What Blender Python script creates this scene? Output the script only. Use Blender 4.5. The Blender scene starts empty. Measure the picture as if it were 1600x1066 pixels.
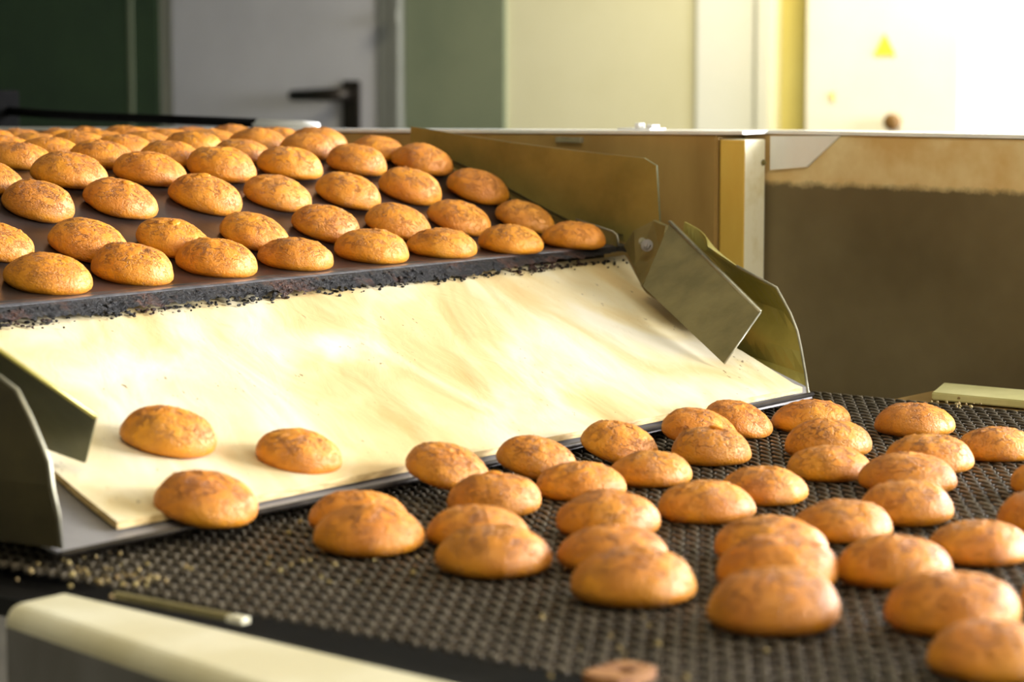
import bpy, bmesh, math, random
from mathutils import Vector, Matrix, noise

random.seed(7)
SC = bpy.context.scene
COL = SC.collection
EYE_Z = 1.14            # height of the camera above the floor; h below is measured down from here


def H(h):
    return EYE_Z - h


# ------------------------------------------------------------------ materials
def lin(hexs):
    hexs = hexs.lstrip('#')
    out = []
    for i in (0, 2, 4):
        c = int(hexs[i:i + 2], 16) / 255
        out.append(c / 12.92 if c <= .04045 else ((c + .055) / 1.055) ** 2.4)
    return (*out, 1)


class NT:
    """thin wrapper round a material node tree"""
    def __init__(self, name):
        self.m = bpy.data.materials.new(name)
        self.m.use_nodes = True
        self.t = self.m.node_tree
        self.b = self.t.nodes['Principled BSDF']

    def n(self, typ, **kw):
        nd = self.t.nodes.new(typ)
        for k, v in kw.items():
            if k.startswith('i_'):
                key = k[2:]
                nd.inputs[int(key) if key.isdigit() else key.replace('_', ' ')].default_value = v
            else:
                setattr(nd, k, v)
        return nd

    def l(self, a, b):
        self.t.links.new(a, b)

    def coords(self, scale=(1, 1, 1), rot=(0, 0, 0), rnd=False):
        tc = self.n('ShaderNodeTexCoord')
        mp = self.n('ShaderNodeMapping')
        mp.inputs['Scale'].default_value = scale
        mp.inputs['Rotation'].default_value = rot
        src = tc.outputs['Object']
        if rnd:
            oi = self.n('ShaderNodeObjectInfo')
            ad = self.n('ShaderNodeVectorMath', operation='MULTIPLY_ADD')
            cb = self.n('ShaderNodeCombineXYZ')
            for k in range(3):
                self.l(oi.outputs['Random'], cb.inputs[k])
            self.l(cb.outputs[0], ad.inputs[0])
            ad.inputs[1].default_value = (3.1, 5.3, 7.7)
            self.l(src, ad.inputs[2])
            src = ad.outputs[0]
        self.l(src, mp.inputs['Vector'])
        return mp.outputs['Vector']

    def noise(self, vec, scale, detail=4, rough=.55, dist=0.):
        nd = self.n('ShaderNodeTexNoise')
        nd.inputs['Scale'].default_value = scale
        nd.inputs['Detail'].default_value = detail
        nd.inputs['Roughness'].default_value = rough
        nd.inputs['Distortion'].default_value = dist
        self.l(vec, nd.inputs['Vector'])
        return nd.outputs['Fac']

    def ramp(self, fac, stops):
        nd = self.n('ShaderNodeValToRGB')
        el = nd.color_ramp.elements
        while len(el) < len(stops):
            el.new(.5)
        for e, (p, c) in zip(el, stops):
            e.position = p
            e.color = c if not isinstance(c, (int, float)) else (c, c, c, 1)
        self.l(fac, nd.inputs['Fac'])
        return nd.outputs['Color']

    def mix(self, fac, a, b, blend='MIX'):
        nd = self.n('ShaderNodeMix', data_type='RGBA', blend_type=blend)
        for v, k in ((fac, 0), (a, 6), (b, 7)):
            if isinstance(v, (tuple, float, int)):
                nd.inputs[k].default_value = v
            else:
                self.l(v, nd.inputs[k])
        return nd.outputs[2]

    def math(self, op, a, b=None, clamp=False):
        nd = self.n('ShaderNodeMath', operation=op, use_clamp=clamp)
        for v, k in ((a, 0), (b, 1)):
            if v is None:
                continue
            if isinstance(v, (float, int)):
                nd.inputs[k].default_value = v
            else:
                self.l(v, nd.inputs[k])
        return nd.outputs[0]

    def bump(self, hgt, dist, strength=1., prev=None):
        nd = self.n('ShaderNodeBump')
        nd.inputs['Strength'].default_value = strength
        nd.inputs['Distance'].default_value = dist
        self.l(hgt, nd.inputs['Height'])
        if prev is not None:
            self.l(prev, nd.inputs['Normal'])
        self.l(nd.outputs[0], self.b.inputs['Normal'])
        return nd.outputs[0]

    def set(self, color=None, rough=None, metal=None, spec=None):
        for key, v in (('Base Color', color), ('Roughness', rough), ('Metallic', metal), ('Specular IOR Level', spec)):
            if v is None:
                continue
            if isinstance(v, (tuple, float, int)):
                self.b.inputs[key].default_value = v
            else:
                self.l(v, self.b.inputs[key])
        return self.m


def plain(name, a, b=None, rough=.5, metal=0., scale=20., stretch=(1, 1, 1), bump=.0, spec=.5, lo=.35, hi=.65, detail=5):
    """two-tone mottled surface"""
    t = NT(name)
    v = t.coords(stretch)
    f = t.noise(v, scale, detail, .6)
    col = t.ramp(f, [(lo, lin(a)), (hi, lin(b or a))])
    t.set(col, rough, metal, spec)
    if bump:
        t.bump(f, bump)
    return t.m


def mat_cookie():
    t = NT('baked_gingerbread')
    v = t.coords(rnd=True)
    big = t.noise(v, 22, 3, .5)
    fine = t.noise(v, 420, 3, .6)
    base = t.ramp(big, [(.3, lin('CC7A1C')), (.5, lin('D88A26')), (.72, lin('E09A3A'))])
    # each cookie a little different in tone
    oi = t.n('ShaderNodeObjectInfo')
    hsv = t.n('ShaderNodeHueSaturation')
    hsv.inputs['Saturation'].default_value = 1.05
    mr = t.n('ShaderNodeMapRange')
    t.l(oi.outputs['Random'], mr.inputs['Value'])
    mr.inputs['To Min'].default_value = .84
    mr.inputs['To Max'].default_value = 1.02
    t.l(mr.outputs[0], hsv.inputs['Value'])
    t.l(base, hsv.inputs['Color'])
    col = hsv.outputs['Color']
    # broken, warped cell edges make the crust cracks, kept to the crown and to patches
    st = t.n('ShaderNodeMapping')
    st.inputs['Scale'].default_value = (.62, 1.3, 1.2)
    t.l(v, st.inputs['Vector'])
    warp = t.n('ShaderNodeTexNoise')
    warp.inputs['Scale'].default_value = 120
    warp.inputs['Detail'].default_value = 4
    warp.inputs['Roughness'].default_value = .65
    t.l(st.outputs['Vector'], warp.inputs['Vector'])
    ad = t.n('ShaderNodeVectorMath', operation='MULTIPLY_ADD')
    t.l(warp.outputs['Color'], ad.inputs[0])
    ad.inputs[1].default_value = (.014, .014, .014)
    t.l(st.outputs['Vector'], ad.inputs[2])

    def cells(scale, w):
        vo = t.n('ShaderNodeTexVoronoi', feature='DISTANCE_TO_EDGE')
        vo.inputs['Scale'].default_value = scale
        t.l(ad.outputs[0], vo.inputs['Vector'])
        return t.ramp(vo.outputs['Distance'], [(0, 1.), (w, 0.)])
    tc = t.n('ShaderNodeTexCoord')
    sx = t.n('ShaderNodeSeparateXYZ')
    t.l(tc.outputs['Object'], sx.inputs[0])
    crown = t.ramp(t.math('MULTIPLY', sx.outputs[2], 34.), [(.3, 0.), (.85, 1.)])
    patch = t.ramp(t.noise(v, 75, 3, .6), [(.47, 0.), (.56, 1.)])
    patch2 = t.ramp(t.noise(v, 120, 2), [(.45, 0.), (.60, 1.)])
    c1 = t.math('MULTIPLY', t.math('MULTIPLY', cells(120, .085), patch), crown)
    c2 = t.math('MULTIPLY', t.math('MULTIPLY', cells(300, .11), patch2), t.math('ADD', t.math('MULTIPLY', crown, .55), .35))
    crack = t.math('MAXIMUM', c1, t.math('MULTIPLY', c2, .5), clamp=True)
    # the crown bakes browner than the flanks
    col = t.mix(t.math('MULTIPLY', crown, t.ramp(t.noise(v, 60, 3, .6), [(.35, .08), (.7, .42)])), col, lin('C67218'))
    col = t.mix(t.math('MULTIPLY', crack, .62), col, lin('8A4410'))
    # scorched grains
    specks = t.ramp(t.noise(v, 260, 2), [(.66, 0.), (.74, 1.)])
    col = t.mix(t.math('MULTIPLY', specks, .25), col, lin('9A5218'))
    hgt = t.math('SUBTRACT', t.math('ADD', t.math('MULTIPLY', fine, .55), t.math('MULTIPLY', t.noise(v, 90, 3), .4)), t.math('MULTIPLY', crack, 1.25))
    t.set(col, .52, 0., .7)
    t.b.inputs['Sheen Weight'].default_value = 0
    t.b.inputs['Sheen Roughness'].default_value = .4
    t.bump(hgt, .0015, 1.)
    return t.m


def mat_board():
    t = NT('floured_plywood')
    v = t.coords((1, 1, 1), (0, 0, math.radians(30)))
    st = t.n('ShaderNodeMapping')
    st.inputs['Scale'].default_value = (1, .3, 1)
    t.l(v, st.inputs['Vector'])
    s = st.outputs['Vector']
    a = t.noise(s, 11, 3, .5, 1.0)
    b = t.noise(s, 34, 4, .6, .8)
    f = t.math('ADD', t.math('ADD', t.math('MULTIPLY', a, .61), t.math('MULTIPLY', b, .14)), t.math('MULTIPLY', t.noise(v, 3.2, 2), .27))
    col = t.ramp(f, [(.28, lin('BE9656')), (.38, lin('CFB078')), (.45, lin('D6BE88')), (.52, lin('DDCDA2')), (.62, lin('E4DAC0'))])
    # scuffs worn through to the wood
    sc = t.n('ShaderNodeMapping')
    sc.inputs['Scale'].default_value = (1, .16, 1)
    t.l(v, sc.inputs['Vector'])
    scuff = t.ramp(t.noise(sc.outputs['Vector'], 55, 4, .7, .8), [(.62, 0.), (.72, 1.)])
    scp = t.ramp(t.noise(v, 9, 2), [(.45, 0.), (.62, 1.)])
    col = t.mix(t.math('MULTIPLY', t.math('MULTIPLY', scuff, scp), .55), col, lin('B98B4A'))
    # crumbs ground into the surface
    sp = t.n('ShaderNodeMapping')
    sp.inputs['Scale'].default_value = (1, .35, 1)
    t.l(v, sp.inputs['Vector'])
    dots = t.ramp(t.noise(sp.outputs['Vector'], 230, 2, .5), [(.68, 0.), (.73, 1.)])
    dp = t.ramp(t.noise(v, 14, 2), [(.5, 0.), (.6, 1.)])
    col = t.mix(t.math('MULTIPLY', t.math('MULTIPLY', dots, dp), .8), col, lin('5A3A18'))
    t.set(col, .5, 0., .4)
    t.bump(f, .006, .8)
    return t.m


def mat_crust():
    t = NT('burnt_residue')
    v = t.coords()
    f = t.noise(v, 330, 4, .75)
    g = t.noise(v, 16, 4, .7)
    dark = t.ramp(f, [(.42, lin('080606')), (.6, lin('161314')), (.76, lin('55515A'))])
    rust = t.ramp(f, [(.38, lin('150A06')), (.52, lin('3A2014')), (.7, lin('6E4630'))])
    col = t.mix(t.ramp(g, [(.54, 0.), (.60, 1.)]), dark, rust)
    t.set(col, .38, 0., .35)
    t.bump(f, .004, 1.)
    return t.m


def mat_hazed_soot_panel():
    """cream paint along the top of the panel, burnt below a ragged edge, haze put into its brown-grey"""
    t = NT('hazed_scorched_paint')
    v = t.coords()
    tc = t.n('ShaderNodeTexCoord')
    sx = t.n('ShaderNodeSeparateXYZ')
    t.l(tc.outputs['Object'], sx.inputs[0])
    rag = t.noise(v, 45, 4, .7)
    rag2 = t.noise(v, 6, 2)
    edge = t.math('ADD', sx.outputs[2], t.math('ADD', t.math('MULTIPLY', rag, .014), t.math('MULTIPLY', rag2, .008)))
    band = t.ramp(t.math('SUBTRACT', edge, H(.126) - .5), [(.5, 0.), (.508, 1.)])
    hazed_soot = t.ramp(t.noise(v, 5, 4, .6), [(.3, lin('64563A')), (.7, lin('7E7050'))])  # burnt tone lifted to brown to carry the warm flare haze
    cream = t.ramp(t.noise(v, 12, 4, .6), [(.35, lin('D2AE70')), (.65, lin('E8D4A2'))])
    col = t.mix(band, hazed_soot, cream)
    t.set(col, .55, 0., .35)
    return t.m


M = {}
M['cookie'] = mat_cookie()
M['crumb'] = plain('candied_crumb', 'E8A01C', 'C8700E', .5, scale=300, bump=.001)
M['board'] = mat_board()
M['board_edge'] = plain('plywood_edge', 'D8BE84', 'A88850', .6, scale=60, stretch=(1, 1, 6))
M['crust'] = mat_crust()
M['belt_steel'] = plain('dark_belt_steel', '342C28', '544A46', .28, .55, scale=14, stretch=(1, .3, 1), bump=.0006)
M['lip_steel'] = plain('worn_lip_steel', '6A6A72', '9A9AA2', .3, .9, scale=80)
M['tray'] = plain('grey_tray_steel', '8C8886', '9E9A98', .4, .4, scale=18)
M['lip_dark'] = plain('grimy_lip_steel', '2C2824', '4A443E', .4, .6, scale=40)
M['trim_mid'] = plain('dull_frame_paint', 'B0B2A8', 'B8BAB0', .7, scale=4, spec=.2)
M['olive'] = plain('hazed_guide_steel', '766A34', '988848', .42, .2, scale=13, bump=.0008, lo=.3, hi=.7)  # warm flare haze is put into this olive-brown tone
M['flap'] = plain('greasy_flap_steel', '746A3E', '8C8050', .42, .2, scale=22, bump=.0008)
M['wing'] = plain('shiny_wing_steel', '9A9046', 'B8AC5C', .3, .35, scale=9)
M['edge_shine'] = plain('bare_cut_edge', '98947E', 'B0AC98', .4, .6, scale=60)
M['box'] = plain('hazed_rust_stained_paint', '967640', 'BA9A5C', .5, .0, scale=7, stretch=(1, 1, .3), bump=.0006)  # rust stains, with warm haze put into the yellow-brown
M['post_shaded'] = plain('shaded_post_yellow', 'DDB04A', 'EAC660', .5, scale=16, stretch=(1, 1, .3))
M['post_lit'] = plain('lit_chipped_cream', 'F0E8C8', 'DCCF9E', .5, scale=34, lo=.5, hi=.75)
M['hazed_soot'] = mat_hazed_soot_panel()
M['white_steel'] = plain('light_patch_white', 'E8E8E4', 'F4F4F0', .22, scale=10)
M['flap_dark'] = plain('dark_olive_steel', '4A4C2C', '5C5C3C', .42, .2, scale=16, bump=.0008)
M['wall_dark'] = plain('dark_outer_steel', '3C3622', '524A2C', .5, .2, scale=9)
M['wire'] = plain('greasy_belt_wire', '50483A', '7A7060', .42, .5, scale=60)
M['black'] = plain('dull_black', '0E0D0C', '1C1A18', .6, scale=20)
M['rail'] = plain('cream_rail_paint', 'CFC6A0', 'E2DCBE', .42, scale=9)
M['rail_side'] = plain('grey_rail_paint', '6E6A62', '8E8C88', .5, scale=6, stretch=(1, 1, .4))
M['guide_bar'] = plain('pale_plastic_bar', 'C9C284', 'D9D296', .45, scale=24)
M['rust'] = plain('flaking_rust', '6E3E1A', 'A87438', .7, scale=90, bump=.001)
M['rubber'] = plain('black_rubber', '060606', '0A0A0A', .9, scale=30, spec=.05)
M['crumbs'] = plain('pale_crumbs', '9A8A54', '7A6038', .8, scale=200)
M['wall_cream'] = plain('cream_wall_paint', 'DAD6B4', 'E0DCBC', .7, scale=3)
M['wall_green'] = plain('green_wall_paint', '6E7862', '7A826A', .7, scale=3)
M['dark_green'] = plain('shaded_dark_green', '2A3C2A', '32462E', .7, scale=3)
M['door_grey'] = plain('grey_door_paint', 'B4B4BA', 'BEBEC4', .5, scale=3)
M['trim_grey'] = plain('grey_frame_paint', '70726C', '787A74', .7, scale=4, spec=.2)
M['trim_white'] = plain('white_frame_paint', 'EEF0E8', 'F4F4EE', .5, scale=4)
M['yellow_wall'] = plain('yellow_wall_paint', 'DCCB70', 'E4D680', .7, scale=3)
M['cabinet'] = plain('cabinet_enamel', 'ECE6D2', 'F2ECDC', .5, scale=3)
M['sign_yellow'] = plain('warning_sign_yellow', 'F0DC3C', 'F2E04A', .5, scale=8)
M['handle'] = plain('dark_bronze', '2A2622', '342E28', .4, .6, scale=30)
M['knob'] = plain('brown_knob', '6A4E28', '78582E', .4, scale=30)
M['floor'] = plain('grey_floor_tile', '4E4A44', '5C5850', .5, scale=4)
M['ceiling'] = plain('ceiling_paint', '8E8E88', '969690', .8, scale=3)
M['wall_far'] = plain('dull_wall_paint', '6E6E64', '787870', .8, scale=3)


# ------------------------------------------------------------------ builders
def link(name, bm, mat, parent=None, smooth=False):
    me = bpy.data.meshes.new(name)
    bmesh.ops.recalc_face_normals(bm, faces=bm.faces)
    bm.to_mesh(me)
    bm.free()
    for mm in (mat if isinstance(mat, (list, tuple)) else [mat]):
        me.materials.append(mm)
    if smooth:
        for p in me.polygons:
            p.use_smooth = True
    o = bpy.data.objects.new(name, me)
    COL.objects.link(o)
    if parent:
        o.parent = parent
        o.matrix_parent_inverse = parent.matrix_world.inverted() if False else Matrix.Translation(-Vector(parent.location))
    return o


def empty(name, loc, label, cat, group=None):
    o = bpy.data.objects.new(name, None)
    o.empty_display_size = .05
    COL.objects.link(o)
    o.location = loc
    o['label'] = label
    o['category'] = cat
    if group:
        o['group'] = group
    return o


def struct(o):
    o['kind'] = 'structure'
    return o


def add_box(bm, x0, x1, y0, y1, z0, z1, bev=0.):
    r = bmesh.ops.create_cube(bm, size=1)
    vs = r['verts']
    for v in vs:
        v.co = Vector(((x0 + x1) / 2 + v.co.x * (x1 - x0), (y0 + y1) / 2 + v.co.y * (y1 - y0), (z0 + z1) / 2 + v.co.z * (z1 - z0)))
    if bev:
        es = list({e for v in vs for e in v.link_edges})
        bmesh.ops.bevel(bm, geom=es, offset=bev, segments=2, affect='EDGES', profile=.7)


def box(name, x0, x1, y0, y1, z0, z1, mat, parent=None, bev=0.):
    bm = bmesh.new()
    add_box(bm, x0, x1, y0, y1, z0, z1, bev)
    return link(name, bm, mat, parent)


def add_sheet(bm, pts, off, bev=0.):
    """plate with outline pts (3-D, planar-ish), thickened by vector off"""
    off = Vector(off)
    a = [bm.verts.new(p) for p in pts]
    b = [bm.verts.new(Vector(p) + off) for p in pts]
    bm.faces.new(a)
    bm.faces.new(b[::-1])
    n = len(pts)
    sides = []
    for i in range(n):
        sides.append(bm.faces.new((a[i], b[i], b[(i + 1) % n], a[(i + 1) % n])))
    return sides


def sheet(name, pts, off, mat, parent=None, edge_mat=None, bev=0.):
    bm = bmesh.new()
    s = add_sheet(bm, pts, off)
    if edge_mat:
        for f in s:
            f.material_index = 1
    if bev:
        bmesh.ops.bevel(bm, geom=list(bm.edges), offset=bev, segments=2, affect='EDGES')
    return link(name, bm, [mat, edge_mat] if edge_mat else mat, parent)


def add_grid(bm, rows, thick=None):
    """rows: list of lists of points; optionally thickened by vector thick"""
    vs = [[bm.verts.new(p) for p in r] for r in rows]
    n, m = len(vs), len(vs[0])
    for i in range(n - 1):
        for j in range(m - 1):
            bm.faces.new((vs[i][j], vs[i + 1][j], vs[i + 1][j + 1], vs[i][j + 1]))
    if thick:
        th = Vector(thick)
        ws = [[bm.verts.new(Vector(p) + th) for p in r] for r in rows]
        for i in range(n - 1):
            for j in range(m - 1):
                bm.faces.new((ws[i][j], ws[i][j + 1], ws[i + 1][j + 1], ws[i + 1][j]))
        loop = [(i, 0) for i in range(n)] + [(n - 1, j) for j in range(1, m)] + [(i, m - 1) for i in range(n - 2, -1, -1)] + [(0, j) for j in range(m - 2, 0, -1)]
        for k in range(len(loop)):
            a, b = loop[k], loop[(k + 1) % len(loop)]
            bm.faces.new((vs[a[0]][a[1]], vs[b[0]][b[1]], ws[b[0]][b[1]], ws[a[0]][a[1]]))


def add_tube(bm, pts, r, seg=10, cap=True):
    pts = [Vector(p) for p in pts]
    rings = []
    rr = r if isinstance(r, (list, tuple)) else [r] * len(pts)
    for i, p in enumerate(pts):
        d = (pts[min(i + 1, len(pts) - 1)] - pts[max(i - 1, 0)]).normalized()
        u = d.cross(Vector((0, 0, 1)))
        if u.length < .01:
            u = d.cross(Vector((1, 0, 0)))
        u.normalize()
        w = u.cross(d)
        rings.append([bm.verts.new(p + (u * math.cos(2 * math.pi * k / seg) + w * math.sin(2 * math.pi * k / seg)) * rr[i]) for k in range(seg)])
    for a, b in zip(rings, rings[1:]):
        for k in range(seg):
            bm.faces.new((a[k], a[(k + 1) % seg], b[(k + 1) % seg], b[k]))
    if cap:
        bm.faces.new(rings[0])
        bm.faces.new(rings[-1][::-1])


def tube(name, pts, r, mat, parent=None, seg=14):
    bm = bmesh.new()
    add_tube(bm, pts, r, seg)
    return link(name, bm, mat, parent, True)


def bolt(name, p, axis, r, parent, mat):
    axis = Vector(axis).normalized()
    bm = bmesh.new()
    p = Vector(p)
    add_tube(bm, [p, p + axis * r * .25], r * 1.5, 20)
    add_tube(bm, [p + axis * r * .25, p + axis * r * 1.1], r, 6)
    add_tube(bm, [p + axis * r * 1.1, p + axis * r * 1.7], r * .5, 10)
    return link(name, bm, mat, parent)


# upper belt profile: (Y, h) pairs, monotone cubic between them
PR = [(1.45, .215), (1.55, .196), (1.6, .190), (1.655, .172), (1.725, .145), (1.8, .120), (1.87, .1085), (1.96, .104),
      (2.08, .105), (2.4, .113), (3.0, .13)]


def hprof(y):
    xs = [a for a, b in PR]
    hs = [b for a, b in PR]
    n = len(xs)
    d = [(hs[i + 1] - hs[i]) / (xs[i + 1] - xs[i]) for i in range(n - 1)]
    m = [d[0]] + [0 if d[i - 1] * d[i] <= 0 else 2 * d[i - 1] * d[i] / (d[i - 1] + d[i]) for i in range(1, n - 1)] + [d[-1]]
    y = min(max(y, xs[0]), xs[-1])
    i = 0
    while i < n - 2 and y > xs[i + 1]:
        i += 1
    w = xs[i + 1] - xs[i]
    t = (y - xs[i]) / w
    return ((2 * t ** 3 - 3 * t ** 2 + 1) * hs[i] + (t ** 3 - 2 * t ** 2 + t) * w * m[i]
            + (-2 * t ** 3 + 3 * t ** 2) * hs[i + 1] + (t ** 3 - t ** 2) * w * m[i + 1])


def hchute(y):
    return .2075 + .263 * (1.55 - y)


# ------------------------------------------------------------------ camera
YAW = math.radians(38.5)
PITCH = math.atan((533 - 90) / 3920)
cam = bpy.data.cameras.new('camera')
co = bpy.data.objects.new('camera', cam)
COL.objects.link(co)
cam.sensor_width = 36
cam.lens = 3920 / 1600 * 36
cam.clip_start = .05
fwd = Vector((math.cos(YAW) * math.cos(PITCH), math.sin(YAW) * math.cos(PITCH), -math.sin(PITCH)))
co.location = (0, 0, EYE_Z)
co.rotation_euler = fwd.to_track_quat('-Z', 'Y').to_euler()
cam.dof.use_dof = True
cam.dof.focus_distance = 2.2
cam.dof.aperture_fstop = 7.5
SC.camera = co

# ------------------------------------------------------------------ upper conveyor
uc = empty('upper_conveyor', (1.6, 2.2, 0), 'dark steel conveyor feeding rows of cookies down to the charred lip', 'conveyor')
ys = [1.55 + .02 * i for i in range(74)]
rows = [[(x, y, H(hprof(y))) for x in (.80, 1.1, 1.4, 1.7, 2.0, 2.14)] for y in ys]
bm = bmesh.new()
add_grid(bm, rows, (0, 0, -.004))
link('belt', bm, M['belt_steel'], uc, True)
# rounded steel nose that carries the belt over the lip
bm = bmesh.new()
add_grid(bm, [[(x, 1.55 + dy, H(.196 + dh)) for x in (.80, 2.14)] for dy, dh in ((.012, -.0012), (.004, -.0012), (-.001, .0005), (-.002, .003), (0, .006), (.02, .0075))])
link('nose_strip', bm, M['lip_steel'], uc, True)
# residue baked onto the lip: a lumpy strip with a ragged lower edge
bm = bmesh.new()
rowsv = []
NX = 620
for i in range(NX + 1):
    x = .80 + (2.135 - .80) * i / NX
    n1 = noise.noise(Vector((x * 9, 1.3, 0)))
    n2 = noise.noise(Vector((x * 60, 7.1, 0)))
    n3 = noise.noise(Vector((x * 220, 3.7, 0)))
    drop = .0108 + .0035 * n1 + .0035 * n2 + .003 * n3
    drop = max(.004, drop) * (1. if x < 1.85 else max(.35, 1 - (x - 1.85) * 2.6))
    col = []
    for k in range(9):
        t = k / 8
        bul = (.003 + .0045 * abs(noise.noise(Vector((x * 130, t * 3.2, 2.2)))) + .0045 * abs(noise.noise(Vector((x * 320, t * 8, 5))))) * math.sin(math.pi * min(1, t * .92 + .08))
        h = .1966 + drop * t
        col.append((x, 1.5485 - bul - .016 * t * t, H(h + .002 * t * noise.noise(Vector((x * 90, t * 2, 9))))))
    rowsv.append(col)
add_grid(bm, rowsv)
link('burnt_residue', bm, M['crust'], uc, True)
# crumbs and flakes hanging under the residue
bm = bmesh.new()
for i in range(420):
    x = random.uniform(1.2, 2.12)
    if noise.noise(Vector((x * 12, 4, 1))) < -.15 and random.random() < .75:
        continue
    y = 1.541 - abs(random.gauss(0, .006))
    s = random.uniform(.0006, .0019)
    r = bmesh.ops.create_icosphere(bm, subdivisions=1, radius=s)
    sx, sy, sz = random.uniform(.6, 1.9), random.uniform(.6, 1.6), random.uniform(.5, 1.)
    for v in r['verts']:
        v.co = Vector((v.co.x * sx, v.co.y * sy, v.co.z * sz)) * random.uniform(.8, 1.2) + Vector((x, y, H(hchute(y)) + .0006))
for i in range(230):
    x = random.choice([1.30, 1.42, 1.56, 1.62, 1.70, 1.78, 1.93, 2.0]) + random.gauss(0, .03)
    dd = noise.noise(Vector((x * 9, 1.3, 0)))
    s = random.uniform(.0012, .0028)
    t = random.random()
    r = bmesh.ops.create_icosphere(bm, subdivisions=1, radius=s)
    for v in r['verts']:
        v.co = Vector((v.co.x * 1.4, v.co.y, v.co.z * .8)) * random.uniform(.6, 1.3) + Vector((x, 1.544 - .012 * t, H(.199 + .0105 * t)))
cr = link('charred_flakes', bm, M['crust'], uc)
cr['kind'] = 'stuff'
# side guide sheet along the far edge of the belt
gp = [(1.852, .077), (1.81, .0815), (1.769, .086), (1.70, .0925), (1.619, .099), (1.53, .1045), (1.514, .112), (1.508, .19), (1.535, .198)]
gp += [(y, hprof(y) - .002) for y in (1.56, 1.60, 1.65, 1.70, 1.75, 1.80, 1.852)]
sheet('guide_sheet', [(2.145, y, H(h)) for y, h in gp], (.003, 0, 0), M['olive'], uc, M['flap_dark'])  # edge colour darkened to shade out its lit rim
bm = bmesh.new()
add_grid(bm, [[(2.1435, y, H(hprof(y) - .004)), (2.1435, y, H(hprof(y) - .0095)), (2.1405, y, H(hprof(y) - .010))] for y in [1.555 + .015 * i for i in range(21)]])
link('guide_strip', bm, M['flap'], uc, True)
# bent end bracket at the lip corner
bm = bmesh.new()
add_sheet(bm, [(2.12, 1.60, H(.171)), (2.12, 1.548, H(.183)), (2.12, 1.545, H(.197)), (2.12, 1.60, H(.192))], (.003, 0, 0))
link('end_bracket', bm, M['flap'], uc)
tube('bracket_edge', [(2.1205, 1.60, H(.1705)), (2.1205, 1.552, H(.181)), (2.1205, 1.546, H(.185)), (2.1205, 1.5445, H(.197))], .0011, M['edge_shine'], uc)
# body under the belt
bm = bmesh.new()
add_grid(bm, [[(x, y, H(hprof(y) + .012)) for x in (.82, 2.13)] for y in ys[1:]], (0, 0, -.02))
link('belt_bed_or_added_tray', bm, M['black'], uc)
for x in (.84, 2.10):
    box('leg', x - .03, x + .03, 2.6, 2.66, 0, H(.15), M['black'], uc)

# ------------------------------------------------------------------ far machine frame
mf = empty('machine_frame', (2.35, 1.9, 0), 'rust stained oven frame with yellow and cream post behind the chute', 'machine frame')
sheet('side_box', [(2.22, 1.489, H(.0815)), (2.22, 2.7, H(.0985)), (2.22, 2.7, H(.5)), (2.22, 1.489, H(.5))], (.2, 0, 0), M['box'], mf, bev=.002)
bm = bmesh.new()
add_box(bm, 2.2225, 2.262, 1.4545, 1.4865, .02, H(.086), .0025)
for f in bm.faces:
    f.material_index = 0 if f.normal.x < -.7 else 1
bm.normal_update()
for f in bm.faces:
    f.material_index = 0 if f.normal.x < -.7 else 1  # light painted in: camera-side face shaded yellow, the others lit cream
link('corner_post', bm, [M['post_shaded'], M['post_lit']], mf)
sheet('scorched_panel', [(2.268, .90, H(.081)), (2.268, 1.487, H(.081)), (2.268, 1.487, .02), (2.268, .90, .02)], (.18, 0, 0), M['hazed_soot'], mf, bev=.002)
sheet('top_plate', [(2.267, .90, H(.0795)), (2.267, 1.455, H(.0805)), (2.2195, 1.456, H(.0805)), (2.2195, 2.7, H(.0972)), (2.46, 2.7, H(.1045)), (2.46, 1.46, H(.0845)), (2.46, .90, H(.083))], (0, 0, .0035), M['white_steel'], mf)
# white plate standing in for the diagonal patch of light on the panel
sheet('light_patch', [(2.264, 1.45, H(.083)), (2.264, 1.365, H(.081)), (2.264, 1.405, H(.1145)), (2.264, 1.45, H(.119))], (.004, 0, 0), M['white_steel'], mf)
bolt('bolt', (2.262 - .006, 1.4535, H(.111)), (0, -1, 0), .0022, mf, M['flap'])
bm = bmesh.new()
add_box(bm, 2.255, 2.285, 1.60, 1.645, H(.0815), H(.0775), .001)
add_tube(bm, [(2.27, 1.625, H(.078)), (2.27, 1.625, H(.072))], .006, 6)
add_tube(bm, [(2.27, 1.607, H(.0775)), (2.27, 1.607, H(.0735))], .008, 6)
link('wing_nut', bm, M['white_steel'], mf)
box('clip_plate', 2.214, 2.222, 1.665, 1.70, H(.0935), H(.0875), M['edge_shine'], mf, .001)

# ------------------------------------------------------------------ chute
ch = empty('chute', (1.5, 1.35, H(.36)), 'steel chute with floured cream board between the two belts', 'chute')


def chute_pt(x, y, up=0.):
    return (x, y, H(hchute(y)) + up)


left = [(1.095, 1.198), (1.109, 1.248), (1.122, 1.288), (1.115, 1.36), (1.07, 1.45), (1.02, 1.55)]
right = [(1.940, 1.213), (1.966, 1.262), (1.985, 1.301), (2.02, 1.40), (2.05, 1.46), (2.142, 1.55)]


def side_x(tab, y):
    for (xa, ya), (xb, yb) in zip(tab, tab[1:]):
        if y <= yb:
            t = max(0, (y - ya) / (yb - ya))
            return xa + (xb - xa) * t
    return tab[-1][0]


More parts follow.
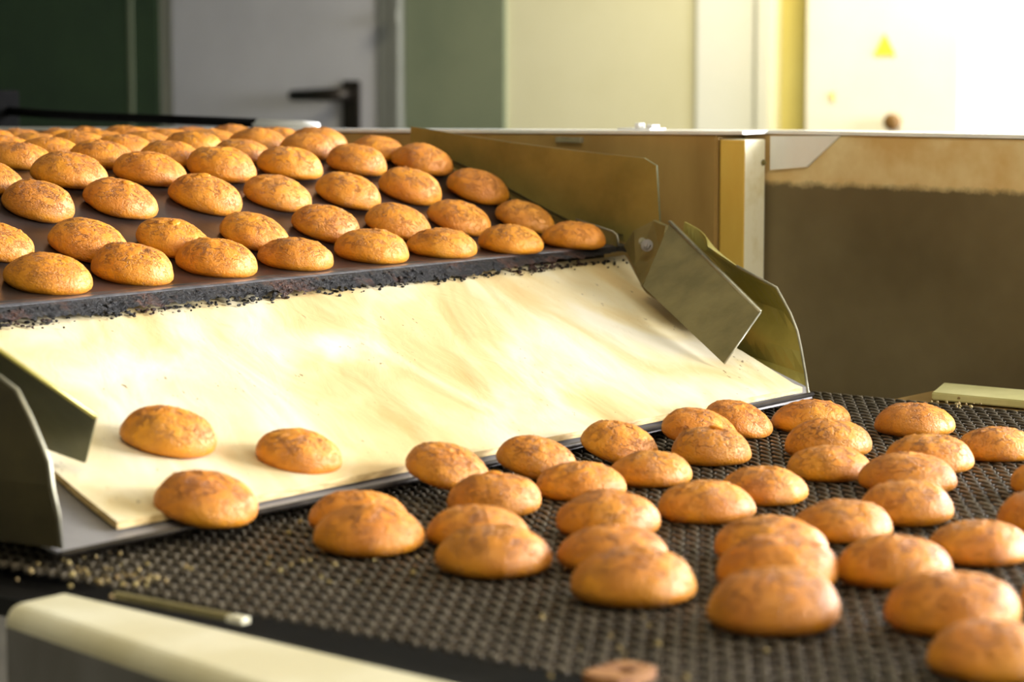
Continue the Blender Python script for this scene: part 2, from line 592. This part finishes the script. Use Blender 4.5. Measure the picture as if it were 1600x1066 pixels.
bm = bmesh.new()
rowsb = []
for i in range(41):
    t = i / 40
    r = []
    for j in range(61):
        s = j / 60
        yb = 1.198 + (1.205 - 1.198) * s
        y = yb + (1.552 - yb) * t
        xl, xr = side_x(left, y), side_x(right, y)
        x = xl + (xr - xl) * s
        r.append((x, y, H(hchute(y)) + .0012 * noise.noise(Vector((x * 5, y * 5, 0))) - .004 * math.sin(math.pi * t)))
    rowsb.append(r)
add_grid(bm, rowsb, (0, 0, -.005))
for f in bm.faces:
    if abs(f.normal.z) < .5:
        f.material_index = 1
bm.normal_update()
for f in bm.faces:
    f.material_index = 1 if abs(f.normal.z) < .6 else 0
link('board', bm, [M['board'], M['board_edge']], ch)
bm = bmesh.new()
rt = []
for i in range(13):
    y = 1.187 + (1.56 - 1.187) * i / 12
    rt.append([(xx, y + (.018 * (xx - 1.037) / .9 if i == 0 else 0), H(hchute(y)) - .0062 - .004 * math.sin(math.pi * i / 12)) for xx in (1.037, 1.3, 1.6, 1.9, 1.958 + .12 * i / 12)])
add_grid(bm, rt, (0, 0, -.0025))
link('tray', bm, M['tray'], ch)
tube('rolled_lip', [(1.037, 1.187, H(.3105)), (1.5, 1.196, H(.309)), (1.958, 1.205, H(.307))], .0022, M['lip_dark'], ch)

# side walls with a rounded front profile: levels (x, y at the front edge, h)
wr = [(1.955, 1.208, .308), (1.990, 1.233, .294), (2.010, 1.250, .276), (2.018, 1.260, .258), (2.020, 1.269, .242), (2.020, 1.285, .218), (2.025, 1.334, .200), (2.030, 1.371, .183)]
bm = bmesh.new()
rr = []
for i in range(15):
    t = i / 14
    rr.append([(x + .06 * t + (.012 * math.sin(math.pi * t) if k % 3 == 1 else 0), y + (1.44 - y) * t, H(h) + .018 * t) for k, (x, y, h) in enumerate(wr)])
add_grid(bm, rr, (.0022, 0, 0))
link('side_wall', bm, M['wing'], ch)
tube('wall_edge', [(x, y - .0004, H(h)) for x, y, h in wr[:-1]], .0013, M['edge_shine'], ch)
wl = [(1.037, 1.187, .306), (1.033, 1.184, .285), (1.030, 1.186, .265), (1.030, 1.188, .251), (1.030, 1.204, .225), (1.030, 1.217, .208), (1.030, 1.233, .201), (1.030, 1.30, .178), (1.030, 1.40, .15)]
bm = bmesh.new()
rr = []
for i in range(9):
    t = i / 8
    rr.append([(x - .05 * t, y + (1.6 - y) * t, H(h)) for x, y, h in wl])
add_grid(bm, rr, (-.0022, 0, 0))
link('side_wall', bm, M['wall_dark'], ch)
tube('wall_edge', [(x, y - .0004, H(h)) for x, y, h in wl], .0015, M['edge_shine'], ch)


# guide flaps funnelling the cookies inwards
def flap(a, b, c, d, off, mat, name='guide_flap'):
    """a-b top edge, c-d lower edge (c under b)"""
    o = sheet(name, [a, b, c, d], off, mat, ch, None, .0008)
    return o


fr = flap((2.09, 1.458, H(.165)), (1.965, 1.267, H(.235)), (1.908, 1.270, H(.2795)), (2.0087, 1.434, H(.2245)), (.003, -.001, .001), M['flap'])
tube('flap_hem', [(2.088, 1.457, H(.1655)), (1.9655, 1.268, H(.2355))], .0016, M['edge_shine'], fr)
tube('flap_hem', [(1.965, 1.267, H(.236)), (1.909, 1.2695, H(.279))], .0009, M['edge_shine'], fr)
sheet('hinge_plate', [(2.120, 1.537, H(.196)), (2.110, 1.517, H(.178)), (2.110, 1.493, H(.167)), (2.086, 1.46, H(.170)), (2.08, 1.462, H(.197)), (2.056, 1.468, H(.229)), (2.09, 1.50, H(.216))], (.004, 0, .001), M['flap'], ch)
bolt('bolt', (2.079, 1.478, H(.19)), (-.9, -.35, .2), .0042, ch, M['tray'])
bolt('bolt', (2.090, 1.492, H(.187)), (-.9, -.35, .2), .0026, ch, M['edge_shine'])
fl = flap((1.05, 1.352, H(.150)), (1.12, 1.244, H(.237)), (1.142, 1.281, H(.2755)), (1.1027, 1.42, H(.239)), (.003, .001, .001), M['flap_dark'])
tube('flap_hem', [(1.0505, 1.351, H(.151)), (1.12, 1.244, H(.2375))], .0016, M['wing'], fl)
bolt('bolt', (1.078, 1.262, H(.283)), (0, -.2, 1), .004, ch, M['black'])

# ------------------------------------------------------------------ lower conveyor
lc = empty('lower_conveyor', (1.5, .8, 0), 'greasy wire mesh conveyor carrying cookies away below the chute', 'conveyor')
ZB = H(.318)
# one flattened spiral of the balanced weave, repeated across and along the belt
px, py = .0085, .0115
NXL, NYL = 61, 110
bm = bmesh.new()
zig = []
amp = py * .62
for (fx, fy, fz) in ((0, -1, -.0006), (.10, -.9, .0005), (.5, 0, .0009), (.90, .9, .0005), (1.0, 1, -.0004), (1.1, .9, -.0014), (1.5, 0, -.0018), (1.9, -.9, -.0014), (2.0, -1, -.0006)):
    zig.append((1.021 + fx * px, .30 + fy * amp, ZB - .0018 + fz))
add_tube(bm, zig, 0.0014, 5, False)
mb = link('mesh_belt', bm, M['wire'], lc, True)
for nm, cnt, off in (('across', NXL, (2 * px, 0, 0)), ('along', NYL, (0, py, 0))):
    md = mb.modifiers.new(nm, 'ARRAY')
    md.count = cnt
    md.use_relative_offset = False
    md.use_constant_offset = True
    md.constant_offset_displace = off
bm = bmesh.new()
for j in range(NYL + 1):
    add_tube(bm, [(1.021, .30 + (j - .5) * py, ZB - .003), (2.062, .30 + (j - .5) * py, ZB - .003)], .0009, 5)
link('cross_rods', bm, M['wire'], lc)
box('belt_bed_or_added_tray', 1.00, 2.085, .25, 1.62, H(.345), H(.333), M['black'], lc)  # dark tray added under the mesh to block light
# near rail: pale rounded top with a greyer face, slightly splayed
bm = bmesh.new()
prof = []
for k in range(7):
    a = math.pi / 2 * k / 6
    prof.append((.012 * (1 - math.sin(a)), .012 * (1 - math.cos(a))))


def rail_section(y):
    xf = .940 - .19 * (1.125 - y)
    xb = .985 - .07 * (1.125 - y)
    zt = H(.318)
    pts = [(xb, y, zt - .10), (xb, y, zt)]
    pts += [(xf + dx, y, zt - dz) for dx, dz in [(p[0], p[1]) for p in ((.012, 0), (.008, .0006), (.0045, .0022), (.002, .0048), (.0005, .008), (0, .012))]]
    pts += [(xf, y, zt - .05), (xf, y, zt - .10)]
    return pts


rs = [rail_section(y) for y in (1.125, 1.0, .85, .7, .5, .3)]
vs = [[bm.verts.new(p) for p in r] for r in rs]
for a, b in zip(vs, vs[1:]):
    for k in range(len(a)):
        f = bm.faces.new((a[k], a[(k + 1) % len(a)], b[(k + 1) % len(a)], b[k]))
        f.material_index = 1 if k in (7, 8, 9, 0) else 0
f = bm.faces.new(vs[0]); f.material_index = 1
bm.faces.new(vs[-1][::-1])
link('side_rail', bm, [M['rail'], M['rail_side']], lc)
box('wear_strip', 1.0, 1.0045, 1.0, 1.10, H(.3205), H(.3165), M['flap'], lc, .0006)
box('strip_tip', .998, 1.005, .990, 1.003, H(.3205), H(.3165), M['rail'], lc, .001)
# far guide bar with a slanted end
bm = bmesh.new()
add_sheet(bm, [(2.085, 1.152, H(.3215)), (2.155, 1.178, H(.3215)), (2.155, .25, H(.3215)), (2.085, .25, H(.3215))], (0, 0, .0075))
bmesh.ops.bevel(bm, geom=list(bm.edges), offset=.0012, segments=2, affect='EDGES')
link('guide_bar', bm, M['guide_bar'], lc)
box('far_frame', 2.068, 2.20, .25, 1.19, H(.40), H(.3235), M['box'], lc)
# rusty hold-down lug with a hole
bm = bmesh.new()
o_pts, i_pts = [], []
for k in range(24):
    a = 2 * math.pi * k / 24
    c, s = math.cos(a), math.sin(a)
    q = max(abs(c), abs(s)) ** .6
    o_pts.append((1.022 + .019 * c / q, .742 + .013 * s / q))
    i_pts.append((1.022 + .006 * c, .739 + .005 * s))
rings = [[bm.verts.new((x, y, z)) for x, y in p] for p, z in ((i_pts, H(.3185)), (i_pts, H(.3125)), (o_pts, H(.3125)), (o_pts, H(.3185)))]
for a, b in zip(rings, rings[1:] + rings[:1]):
    for k in range(24):
        bm.faces.new((a[k], a[(k + 1) % 24], b[(k + 1) % 24], b[k]))
link('rusty_lug', bm, M['rust'], lc)
for x in (1.03, 2.10):
    for y in (.32, 1.4):
        box('leg', x - .025, x + .025, y - .025, y + .025, 0, H(.345), M['black'], lc)
# crumbs fallen on the belt edge
bm = bmesh.new()
spots = [(1.03, 1.12, .012, 26), (1.05, 1.17, .02, 20), (1.25, 1.12, .03, 26), (1.13, 1.08, .04, 20), (2.05, 1.1, .02, 18), (1.10, .80, .03, 12)]
for cx, cy, sg, n in spots:
    for i in range(n):
        s = random.uniform(.0008, .0022)
        r = bmesh.ops.create_icosphere(bm, subdivisions=1, radius=s)
        p = Vector((cx + random.gauss(0, sg), cy + random.gauss(0, sg), ZB + s * .35))
        for v in r['verts']:
            v.co = v.co * random.uniform(.7, 1.3) + p
cb = link('scattered_crumbs', bm, M['crumbs'])
cb['kind'] = 'stuff'
cb['label'] = 'pale crumbs scattered over the wire mesh belt'
cb['category'] = 'crumbs'

# ------------------------------------------------------------------ black hose rod above the far rail
hr = empty('lever_rod', (2.35, 2.5, H(.1)), 'black rod with a white metal tip lying above the far rail', 'rod')
tube('rod', [(2.35, 2.79, H(.075)), (2.35, 2.70, H(.0785)), (2.35, 2.60, H(.081)), (2.35, 2.45, H(.0825)), (2.35, 2.29, H(.0845))], .0062, M['rubber'], hr)
tube('metal_tip', [(2.35, 2.295, H(.0845)), (2.35, 2.21, H(.0862)), (2.35, 2.185, H(.0865))], [.0062, .0062, .0045], M['white_steel'], hr)
box('clamp_block', 2.33, 2.37, 2.78, 2.90, H(.1), H(.046), M['rubber'], hr, .004)

UPPER = [(1, 0, 2.071, 1.567, 0.069), (1, 1, 1.973, 1.573, 0.0664), (1, 2, 1.881, 1.583, 0.071), (1, 3, 1.785, 1.59, 0.072), (1, 4, 1.681, 1.591, 0.072), (1, 5, 1.586, 1.597, 0.0755), (1, 6, 1.484, 1.601, 0.0734), (1, 7, 1.386, 1.599, 0.0745), (2, 0, 2.085, 1.643, 0.0664), (2, 1, 1.987, 1.652, 0.0686), (2, 2, 1.89, 1.654, 0.0685), (2, 3, 1.793, 1.658, 0.069), (2, 4, 1.69, 1.656, 0.0691), (2, 5, 1.583, 1.655, 0.0713), (2, 6, 1.487, 1.663, 0.0719), (2, 7, 1.398, 1.674, 0.0655), (3, 0, 2.094, 1.717, 0.0697), (3, 1, 1.994, 1.725, 0.0705), (3, 2, 1.896, 1.727, 0.0705), (3, 3, 1.799, 1.732, 0.071), (3, 4, 1.703, 1.736, 0.0726), (3, 5, 1.599, 1.739, 0.0726), (3, 6, 1.502, 1.742, 0.068), (4, 0, 2.093, 1.791, 0.0687), (4, 1, 1.995, 1.8, 0.0676), (4, 2, 1.895, 1.8, 0.0709), (4, 3, 1.796, 1.802, 0.0721), (4, 4, 1.698, 1.806, 0.0737), (4, 5, 1.599, 1.812, 0.074), (4, 6, 1.495, 1.805, 0.069), (5, 0, 2.084, 1.851, 0.0638), (5, 1, 1.995, 1.87, 0.0659), (5, 2, 1.89, 1.866, 0.0652), (5, 3, 1.786, 1.864, 0.0651), (5, 4, 1.699, 1.876, 0.0668), (5, 5, 1.614, 1.896, 0.0684), (6, 0, 2.093, 1.945, 0.068), (6, 1, 1.993, 1.945, 0.068), (6, 2, 1.893, 1.945, 0.068), (6, 3, 1.793, 1.945, 0.068), (6, 4, 1.693, 1.945, 0.068), (7, 0, 2.093, 2.015, 0.068), (7, 1, 1.993, 2.015, 0.068), (7, 2, 1.893, 2.015, 0.068), (7, 3, 1.793, 2.015, 0.068), (7, 4, 1.693, 2.015, 0.068), (8, 0, 2.093, 2.085, 0.068), (8, 1, 1.993, 2.085, 0.068), (8, 2, 1.893, 2.085, 0.068), (8, 3, 1.793, 2.085, 0.068), (9, 0, 2.093, 2.155, 0.068), (9, 1, 1.993, 2.155, 0.068), (9, 2, 1.893, 2.155, 0.068), (9, 3, 1.793, 2.155, 0.068), (10, 0, 2.093, 2.225, 0.068), (10, 1, 1.993, 2.225, 0.068), (10, 2, 1.893, 2.225, 0.068)]
LOWER = [(1.38, 1.16, 0.8364, 0.0642, 17), (1.484, 1.16, 0.8286, 0.0632, 17), (1.589, 1.16, 0.8283, 0.0644, 17), (1.689, 1.15, 0.8269, 0.0657, 17), (1.763, 1.16, 0.8284, 0.0596, 17), (1.634, 1.099, 0.822, 0.0659, 0), (1.523, 1.079, 0.822, 0.065, 0), (1.444, 1.086, 0.822, 0.0677, 0), (1.352, 1.093, 0.822, 0.0675, 0), (1.251, 1.128, 0.822, 0.0696, 0), (1.199, 1.074, 0.822, 0.0729, 0), (1.258, 1.029, 0.822, 0.0695, 0), (1.199, 0.966, 0.822, 0.0739, 0), (1.342, 0.983, 0.822, 0.071, 0), (1.251, 0.913, 0.822, 0.0714, 0), (1.185, 0.849, 0.822, 0.0749, 0), (1.428, 0.965, 0.822, 0.0703, 0), (1.512, 0.969, 0.822, 0.0647, 0), (1.627, 0.987, 0.822, 0.0658, 0), (1.723, 1.047, 0.822, 0.0712, 0), (1.832, 1.127, 0.822, 0.0704, 0), (1.869, 1.048, 0.822, 0.0709, 0), (1.71, 0.943, 0.822, 0.0706, 0), (1.793, 0.932, 0.822, 0.0665, 0), (1.618, 0.912, 0.822, 0.0735, 0), (1.506, 0.85, 0.822, 0.0672, 0), (1.427, 0.854, 0.822, 0.0683, 0), (1.334, 0.852, 0.822, 0.0743, 0), (1.265, 0.803, 0.822, 0.0754, 0), (1.177, 0.747, 0.822, 0.0782, 0), (1.322, 0.756, 0.822, 0.0715, 0), (1.418, 0.747, 0.822, 0.0674, 0), (1.231, 0.666, 0.822, 0.0771, 0), (1.157, 0.599, 0.822, 0.0733, 0), (1.672, 0.822, 0.822, 0.0659, 0), (1.537, 0.761, 0.822, 0.0651, 0), (1.308, 0.623, 0.822, 0.0734, 0)]
SLIDE = [(1.235, 1.3, 0.0687), (1.307, 1.24, 0.0639), (1.167, 1.195, 0.0707)]


# ------------------------------------------------------------------ gingerbread cookies
def cookie_mesh(seed, a=.5, b=.43, hgt=.35):
    """domed oval bun, unit length along x; undercut rim, lumpy crown"""
    rnd = random.Random(seed)
    prof = [(0, 0), (.45, 0), (.72, .003), (.84, .03), (.93, .09), (.985, .165)]
    for i in range(19):                      # elliptical crown above the widest level, a little fuller than a true ellipse
        t = math.pi / 2 * i / 18
        prof.append((math.cos(t) ** .93, .25 + .75 * math.sin(t)))
    prof[-1] = (0, 1)
    seg = 80
    bm = bmesh.new()
    egg = rnd.uniform(-.07, .07)
    skew = rnd.uniform(-.05, .05)
    off = Vector((seed * 3.7, seed * 1.9, 0))
    rings = []
    for r, z in prof[1:-1]:
        ring = []
        for k in range(seg):
            t = 2 * math.pi * k / seg
            c, s = math.cos(t), math.sin(t)
            w = 1 - .09 * abs(c) ** 2.2          # the ends draw in a little, like a lemon
            p = Vector((a * r * c * (1 + egg * c), b * r * s * (1 + egg * c) * w * 1.05, z * hgt))
            p.x += skew * z * .5
            n = noise.noise(p * 3.2 + off) * .022 + noise.noise(p * 9 + off) * .008 * min(1, z * 2)
            d = Vector((p.x, p.y, (z - .25) * hgt * 1.2)).normalized()
            if z > .01:
                p += d * n
            else:
                p.x *= 1 + n
                p.y *= 1 + n
            ring.append(bm.verts.new(p))
        rings.append(ring)
    b0 = bm.verts.new((0, 0, 0))
    top = bm.verts.new((skew * .5, 0, hgt * (1 + noise.noise(off) * .03)))
    for k in range(seg):
        k2 = (k + 1) % seg
        bm.faces.new((b0, rings[0][k2], rings[0][k]))
        bm.faces.new((top, rings[-1][k], rings[-1][k2]))
        for p, q in zip(rings, rings[1:]):
            bm.faces.new((p[k], p[k2], q[k2], q[k]))
    # a torn ridge along the crown
    ang = rnd.uniform(-.5, .5)
    for v in bm.verts:
        if v.co.z > hgt * .7:
            d = abs(v.co.y * math.cos(ang) - v.co.x * math.sin(ang) - .04 - .04 * noise.noise(v.co * 6 + off))
            v.co.z += .03 * math.exp(-(d / .06) ** 2) * noise.noise(v.co * 16 + off) + .008 * noise.noise(v.co * 26 + off)
    me = bpy.data.meshes.new('gingerbread_cookie')
    bmesh.ops.recalc_face_normals(bm, faces=bm.faces)
    # real size: 70 mm long
    for v in bm.verts:
        v.co *= .07
    bm.to_mesh(me)
    bm.free()
    for p in me.polygons:
        p.use_smooth = True
    me.materials.append(M['cookie'])
    return me


VAR = [cookie_mesh(i + 1, b=.44 + .02 * ((i * 7) % 3 - 1), hgt=.405 + .02 * ((i * 5) % 4 - 1.5)) for i in range(9)]


def crumb_mesh(seed):
    rnd = random.Random(seed)
    bm = bmesh.new()
    r = bmesh.ops.create_icosphere(bm, subdivisions=3, radius=.0052)
    for v in bm.verts:
        v.co = Vector((v.co.x * 1.25, v.co.y * .8, v.co.z * .35)) * (1 + .3 * noise.noise(v.co * 400 + Vector((seed, 0, 0))))
    me = bpy.data.meshes.new('crumb_patch')
    bm.to_mesh(me)
    bm.free()
    for p in me.polygons:
        p.use_smooth = True
    me.materials.append(M['crumb'])
    return me


CRUMB = crumb_mesh(3)
COUNT = [0]


def cookie(x, y, z, size, tilt, label, group, yaw=None, crumb=None):
    i = COUNT[0]
    COUNT[0] += 1
    rnd = random.Random(i * 13 + 5)
    o = bpy.data.objects.new('gingerbread_cookie', VAR[rnd.randrange(len(VAR))])
    COL.objects.link(o)
    ya = math.radians(-51 + rnd.uniform(-13, 13)) if yaw is None else yaw
    if rnd.random() < .5:
        ya += math.pi
    s = size / .07
    m = Matrix.Translation((x, y, z)) @ Matrix.Rotation(tilt, 4, 'X') @ Matrix.Rotation(ya, 4, 'Z') @ Matrix.Diagonal((s, s, s, 1))
    o.matrix_world = m
    o['label'] = label
    o['category'] = 'cookie'
    o['group'] = group
    if crumb:
        c = bpy.data.objects.new('crumb_patch', CRUMB)
        COL.objects.link(c)
        c.parent = o
        # find where the crown is at that spot (local)
        lx, ly = crumb
        best = max((v.co for v in o.data.vertices if (v.co.x - lx) ** 2 + (v.co.y - ly) ** 2 < .004 ** 2), key=lambda q: q.z)
        c.location = (best.x, best.y, best.z - .0008)
        nrm = Vector((best.x * .6, best.y * .8, .02)).normalized()
        c.rotation_euler = nrm.to_track_quat('Z', 'X').to_euler()
        c['label'] = 'orange candied crumb patch'
    return o


ORD = ['nearest', 'second from', 'third from', 'fourth from', 'fifth from', 'sixth from', 'seventh from', 'eighth from']
ROWN = {1: 'front row along the charred lip', 2: 'second row behind the charred lip', 3: 'third row behind the charred lip',
        4: 'fourth row behind the charred lip', 5: 'fifth row behind the charred lip', 6: 'sixth row behind the charred lip',
        7: 'seventh row behind the charred lip', 8: 'eighth row behind the charred lip', 9: 'ninth row behind the charred lip',
        10: 'tenth row behind the charred lip'}
GU = 'cookies in rows on the upper conveyor'
GL = 'cookies on the wire mesh belt'
crumbs_at = {(3, 5): (.0, .0), (2, 5): (.002, .002), (3, 4): (.006, .004)}
for k, i, x, y, w in UPPER:
    dz = (hprof(y - .012) - hprof(y + .012)) / .024
    sl = math.atan(dz)
    lab = 'golden gingerbread cookie %s the olive side sheet, %s' % (ORD[i], ROWN[k])
    cookie(x, y, H(hprof(y)) - .0004, w * .985, sl, lab, GU, crumb=crumbs_at.get((k, i)))

SL = math.atan(.263)
for (x, y, w), lab in zip(SLIDE, ('cookie sliding on the chute board, closest to the left guide flap',
                                  'cookie sliding on the chute board, farthest right of the three there',
                                  'cookie tipping over the lower lip of the chute near its left corner')):
    cookie(x, y, H(hchute(y)) - .003, w, SL, lab, 'cookies sliding down the chute')

LAB = [
    'gingerbread cookie leaning on the chute lip, leftmost of those resting against it',
    'gingerbread cookie leaning on the chute lip, second from the left',
    'gingerbread cookie leaning on the chute lip, third from the left',
    'gingerbread cookie leaning on the chute lip, fourth from the left, behind the orange-patched cookie',
    'gingerbread cookie leaning on the chute lip, rightmost, under the right side wall',
    'gingerbread cookie with an orange patch on its crown, in front of the chute lip',
    'gingerbread cookie left of and in front of the orange-patched cookie',
    'gingerbread cookie in front of the gap between second and third lip cookies',
    'gingerbread cookie at the back of the stacked-looking trio below the leftmost lip cookie',
    'rear cookie of the leftmost overlapping pair on the mesh belt',
    'front cookie of the leftmost overlapping pair on the mesh belt',
    'middle cookie of the trio below the leftmost lip cookie',
    'front cookie of the trio below the leftmost lip cookie',
    'rear cookie of the three overlapping in the middle foreground of the belt',
    'middle cookie of the three overlapping in the middle foreground of the belt',
    'front cookie of the three overlapping in the middle foreground of the belt',
    'lone gingerbread cookie behind and left of the large foreground stack of three',
    'lone gingerbread cookie on the belt directly below the orange-patched cookie, to its right',
    'front cookie of the column of three reaching back toward the oven post',
    'middle cookie of the column of three reaching back toward the oven post',
    'rear cookie of the column of three reaching back toward the oven post',
    'pale topped cookie at the far belt edge, closest to the pale guide bar',
    'rear cookie of the right column of three below the cookie by the guide bar',
    'cookie cut by the right frame edge, just below the pale guide bar',
    'middle cookie of the right column of three below the cookie by the guide bar',
    'front cookie of the right column of three below the cookie by the guide bar',
    'gingerbread cookie just behind and right of the large foreground stack of three',
    'rear cookie of the large right foreground stack of three',
    'middle cookie of the large right foreground stack of three',
    'front cookie of the large right foreground stack of three, with white sheen',
    'gingerbread cookie touching the right side of the large foreground stack of three',
    'large cookie near the right frame edge, behind the bottom right pair',
    'rear cookie of the bottom right corner pair',
    'blurred cookie in the bottom right corner, nearest of all to the viewer',
    'sliver of a cookie at the right frame edge, upper of the two slivers there',
    'half cookie at the right frame edge, right of the right column of three',
    'thin sliver of a cookie at the right frame edge beside the bottom right pair',
]
for j, ((x, y, z, w, tl), lab) in enumerate(zip(LOWER, LAB)):
    cookie(x, y, z - .0003, w * .985, math.radians(tl), lab, GL, crumb={5: (-.004, .004), 8: (.0, .002)}.get(j))


# ------------------------------------------------------------------ room
XW = 5.45
struct(box('floor', -2.4, XW + .2, -2.0, 8.2, -.1, 0, M['floor']))
struct(box('ceiling', -2.4, XW + .2, -2.0, 8.2, 3.0, 3.1, M['ceiling']))
bm = bmesh.new()
for y0, y1, z0, z1 in ((1.3, 8.2, 0, 3), (-2.0, -.9, 0, 3), (-.9, 1.3, 0, 1.15), (-.9, 1.3, 2.4, 3)):
    add_box(bm, XW, XW + .2, y0, y1, z0, z1)
struct(link('wall_back', bm, M['wall_cream']))
bm = bmesh.new()
for y in (-.9, .17, 1.24):
    add_box(bm, XW + .06, XW + .12, y, y + .06, 1.15, 2.4)
for z in (1.15, 2.34):
    add_box(bm, XW + .06, XW + .12, -.9, 1.3, z, z + .06)
struct(link('window_3', bm, M['trim_white']))
struct(box('wall_left', -2.4, XW, 8.0, 8.2, 0, 3.0, M['dark_green']))
struct(box('wall_front', -2.5, -2.4, -2.0, 8.2, 0, 3.0, M['wall_far']))
# right wall with a wide window opening
bm = bmesh.new()
WX0, WX1, VX0, VX1, WZ0, WZ1 = 3.1, 5.2, .1, 1.5, 1.0, 2.3
for x0, x1, z0, z1 in ((-2.4, VX0, 0, 3), (VX1, WX0, 0, 3), (WX1, XW, 0, 3), (VX0, VX1, 0, WZ0), (VX0, VX1, WZ1, 3), (WX0, WX1, 0, WZ0), (WX0, WX1, WZ1, 3)):
    add_box(bm, x0, x1, -2.0, -1.85, z0, z1)
struct(link('wall_right', bm, M['wall_far']))
for nm, xa, xb in (('window_1', WX0, WX1), ('added_window', VX0, VX1)):  # second frame is an added, unseen window for fill light
    bm = bmesh.new()
    for x in (xa, (xa + xb) / 2 - .03, xb - .06):
        add_box(bm, x, x + .06, -1.96, -1.90, WZ0, WZ1)
    for z in (WZ0, WZ1 - .06):
        add_box(bm, xa, xb, -1.96, -1.90, z, z + .06)
    struct(link(nm, bm, M['trim_white']))

# strip shaded in its colour, frame, door and trims along the back wall
struct(box('trim_1', XW - .02, XW, 5.72, 8.0, 0, 3.0, M['dark_green']))  # shade at this end of the wall is put into the dark green
struct(box('trim_2', XW - .023, XW - .02, 5.83, 5.845, 0, 3.0, M['wall_green']))
struct(box('trim_3', XW - .015, XW, 5.645, 5.712, 0, 2.15, M['trim_mid']))
struct(box('trim_4', XW - .035, XW, 4.722, 4.752, 0, 2.15, M['trim_grey']))
struct(box('trim_5', XW - .06, XW, 4.716, 5.712, 2.09, 2.15, M['trim_grey']))
d = box('door_1', XW - .03, XW, 4.755, 5.645, 0.01, 2.09, M['door_grey'])
struct(d)
bm = bmesh.new()
add_box(bm, XW - .042, XW - .03, 4.868, 4.932, .93, H(.066), .01)
link('handle_plate', bm, M['handle'], d)
tube('door_handle', [(XW - .035, 4.90, H(.105)), (XW - .085, 4.90, H(.105)), (XW - .09, 4.93, H(.106)), (XW - .09, 5.085, H(.110))], [.02, .02, .02, .016], M['handle'], d)
box('door_edge_strip', XW - .034, XW - .029, 4.755, 4.80, .01, 2.09, M['trim_grey'], d)
box('hinge', XW - .075, XW - .06, 4.69, 4.716, H(-.095), H(-.135), M['trim_grey'], d, .003)
struct(box('trim_6', XW - .012, XW, 4.352, 4.716, 0, 3.0, M['wall_green']))
struct(box('trim_7', XW - .012, XW, 3.537, 3.712, 0, 3.0, M['trim_white']))
struct(box('trim_8', XW - .03, XW, 3.48, 3.515, 0, 3.0, M['trim_white']))
struct(box('trim_9', XW - .01, XW, 3.33, 3.455, 0, 3.0, M['yellow_wall']))
struct(box('trim_10', XW - .05, XW, 2.5, 2.893, 0, 3.0, M['trim_white']))
cb = empty('electrical_cabinet', (XW - .05, 3.1, 0), 'cream electrical cabinet with yellow warning triangle on the back wall', 'cabinet')
box('cabinet_door', XW - .10, XW - .006, 2.897, 3.325, .0, 2.0, M['cabinet'], cb, .005)
yc, zc, r = 3.10, H(-.028), .030
sheet('warning_triangle', [(XW - .104, yc + r, zc - .022), (XW - .104, yc - r, zc - .022), (XW - .104, yc, zc + .030)], (.003, 0, 0), M['sign_yellow'], cb)
bm = bmesh.new()
add_tube(bm, [(XW - .10, 3.064, H(.155)), (XW - .115, 3.064, H(.155))], .012, 16)
add_tube(bm, [(XW - .115, 3.064, H(.155)), (XW - .118, 3.064, H(.155)), (XW - .132, 3.064, H(.155)), (XW - .136, 3.064, H(.155))], [.018, .021, .021, .017], 20)
link('knob', bm, M['knob'], cb, True)
box('lock', XW - .104, XW - .10, 3.238, 3.252, H(.105), H(.085), M['yellow_wall'], cb, .001)


# ------------------------------------------------------------------ light
def area(name, loc, target, sx, sy, power, color):
    l = bpy.data.lights.new(name, 'AREA')
    l.shape = 'RECTANGLE'
    l.size, l.size_y = sx, sy
    l.energy = power
    l.color = color
    o = bpy.data.objects.new(name, l)
    COL.objects.link(o)
    o.location = loc
    o.rotation_euler = (Vector(target) - Vector(loc)).to_track_quat('-Z', 'Y').to_euler()
    return o


area('window_daylight', ((WX0 + WX1) / 2, -1.88, (WZ0 + WZ1) / 2), (2.4, 1.2, 1.0), WX1 - WX0, WZ1 - WZ0, 620, (.95, .96, 1))
area('back_window_daylight', (XW + .04, .2, 1.78), (2, 1, .9), 2.1, 1.15, 290, (.98, .97, 1))
area('side_fill_light', ((VX0 + VX1) / 2, -1.88, (WZ0 + WZ1) / 2), (2.0, 1.2, .9), VX1 - VX0, WZ1 - WZ0, 32, (1, .95, .86))  # added fill from the right, brightens panel and post
area('warm_fill_light', (.3, .4, 2.7), (1.5, 1.2, .8), .9, .4, 17, (1, .86, .56))  # added overhead fill without a fixture, warms machine and cookie fronts
area('wall_glow_light', (4.7, 2.7, 2.4), (5.45, 2.95, 1.15), .5, .3, 60, (1, .89, .58))  # added unseen source, overbrightens the back wall to imitate warm flare
wd = bpy.data.worlds.new('room_air')
SC.world = wd
wd.use_nodes = True
wd.node_tree.nodes['Background'].inputs[0].default_value = (.8, .85, .9, 1)
wd.node_tree.nodes['Background'].inputs[1].default_value = .6

SC.view_settings.view_transform = 'Standard'
SC.view_settings.look = 'None'
SC.view_settings.gamma = 1
SC.view_settings.exposure = 0
SC.view_settings.use_curve_mapping = False
SC.cycles.use_denoising = True
SC.cycles.use_light_tree = False
SC.cycles.sample_clamp_indirect = 4
SC.cycles.max_bounces = 6
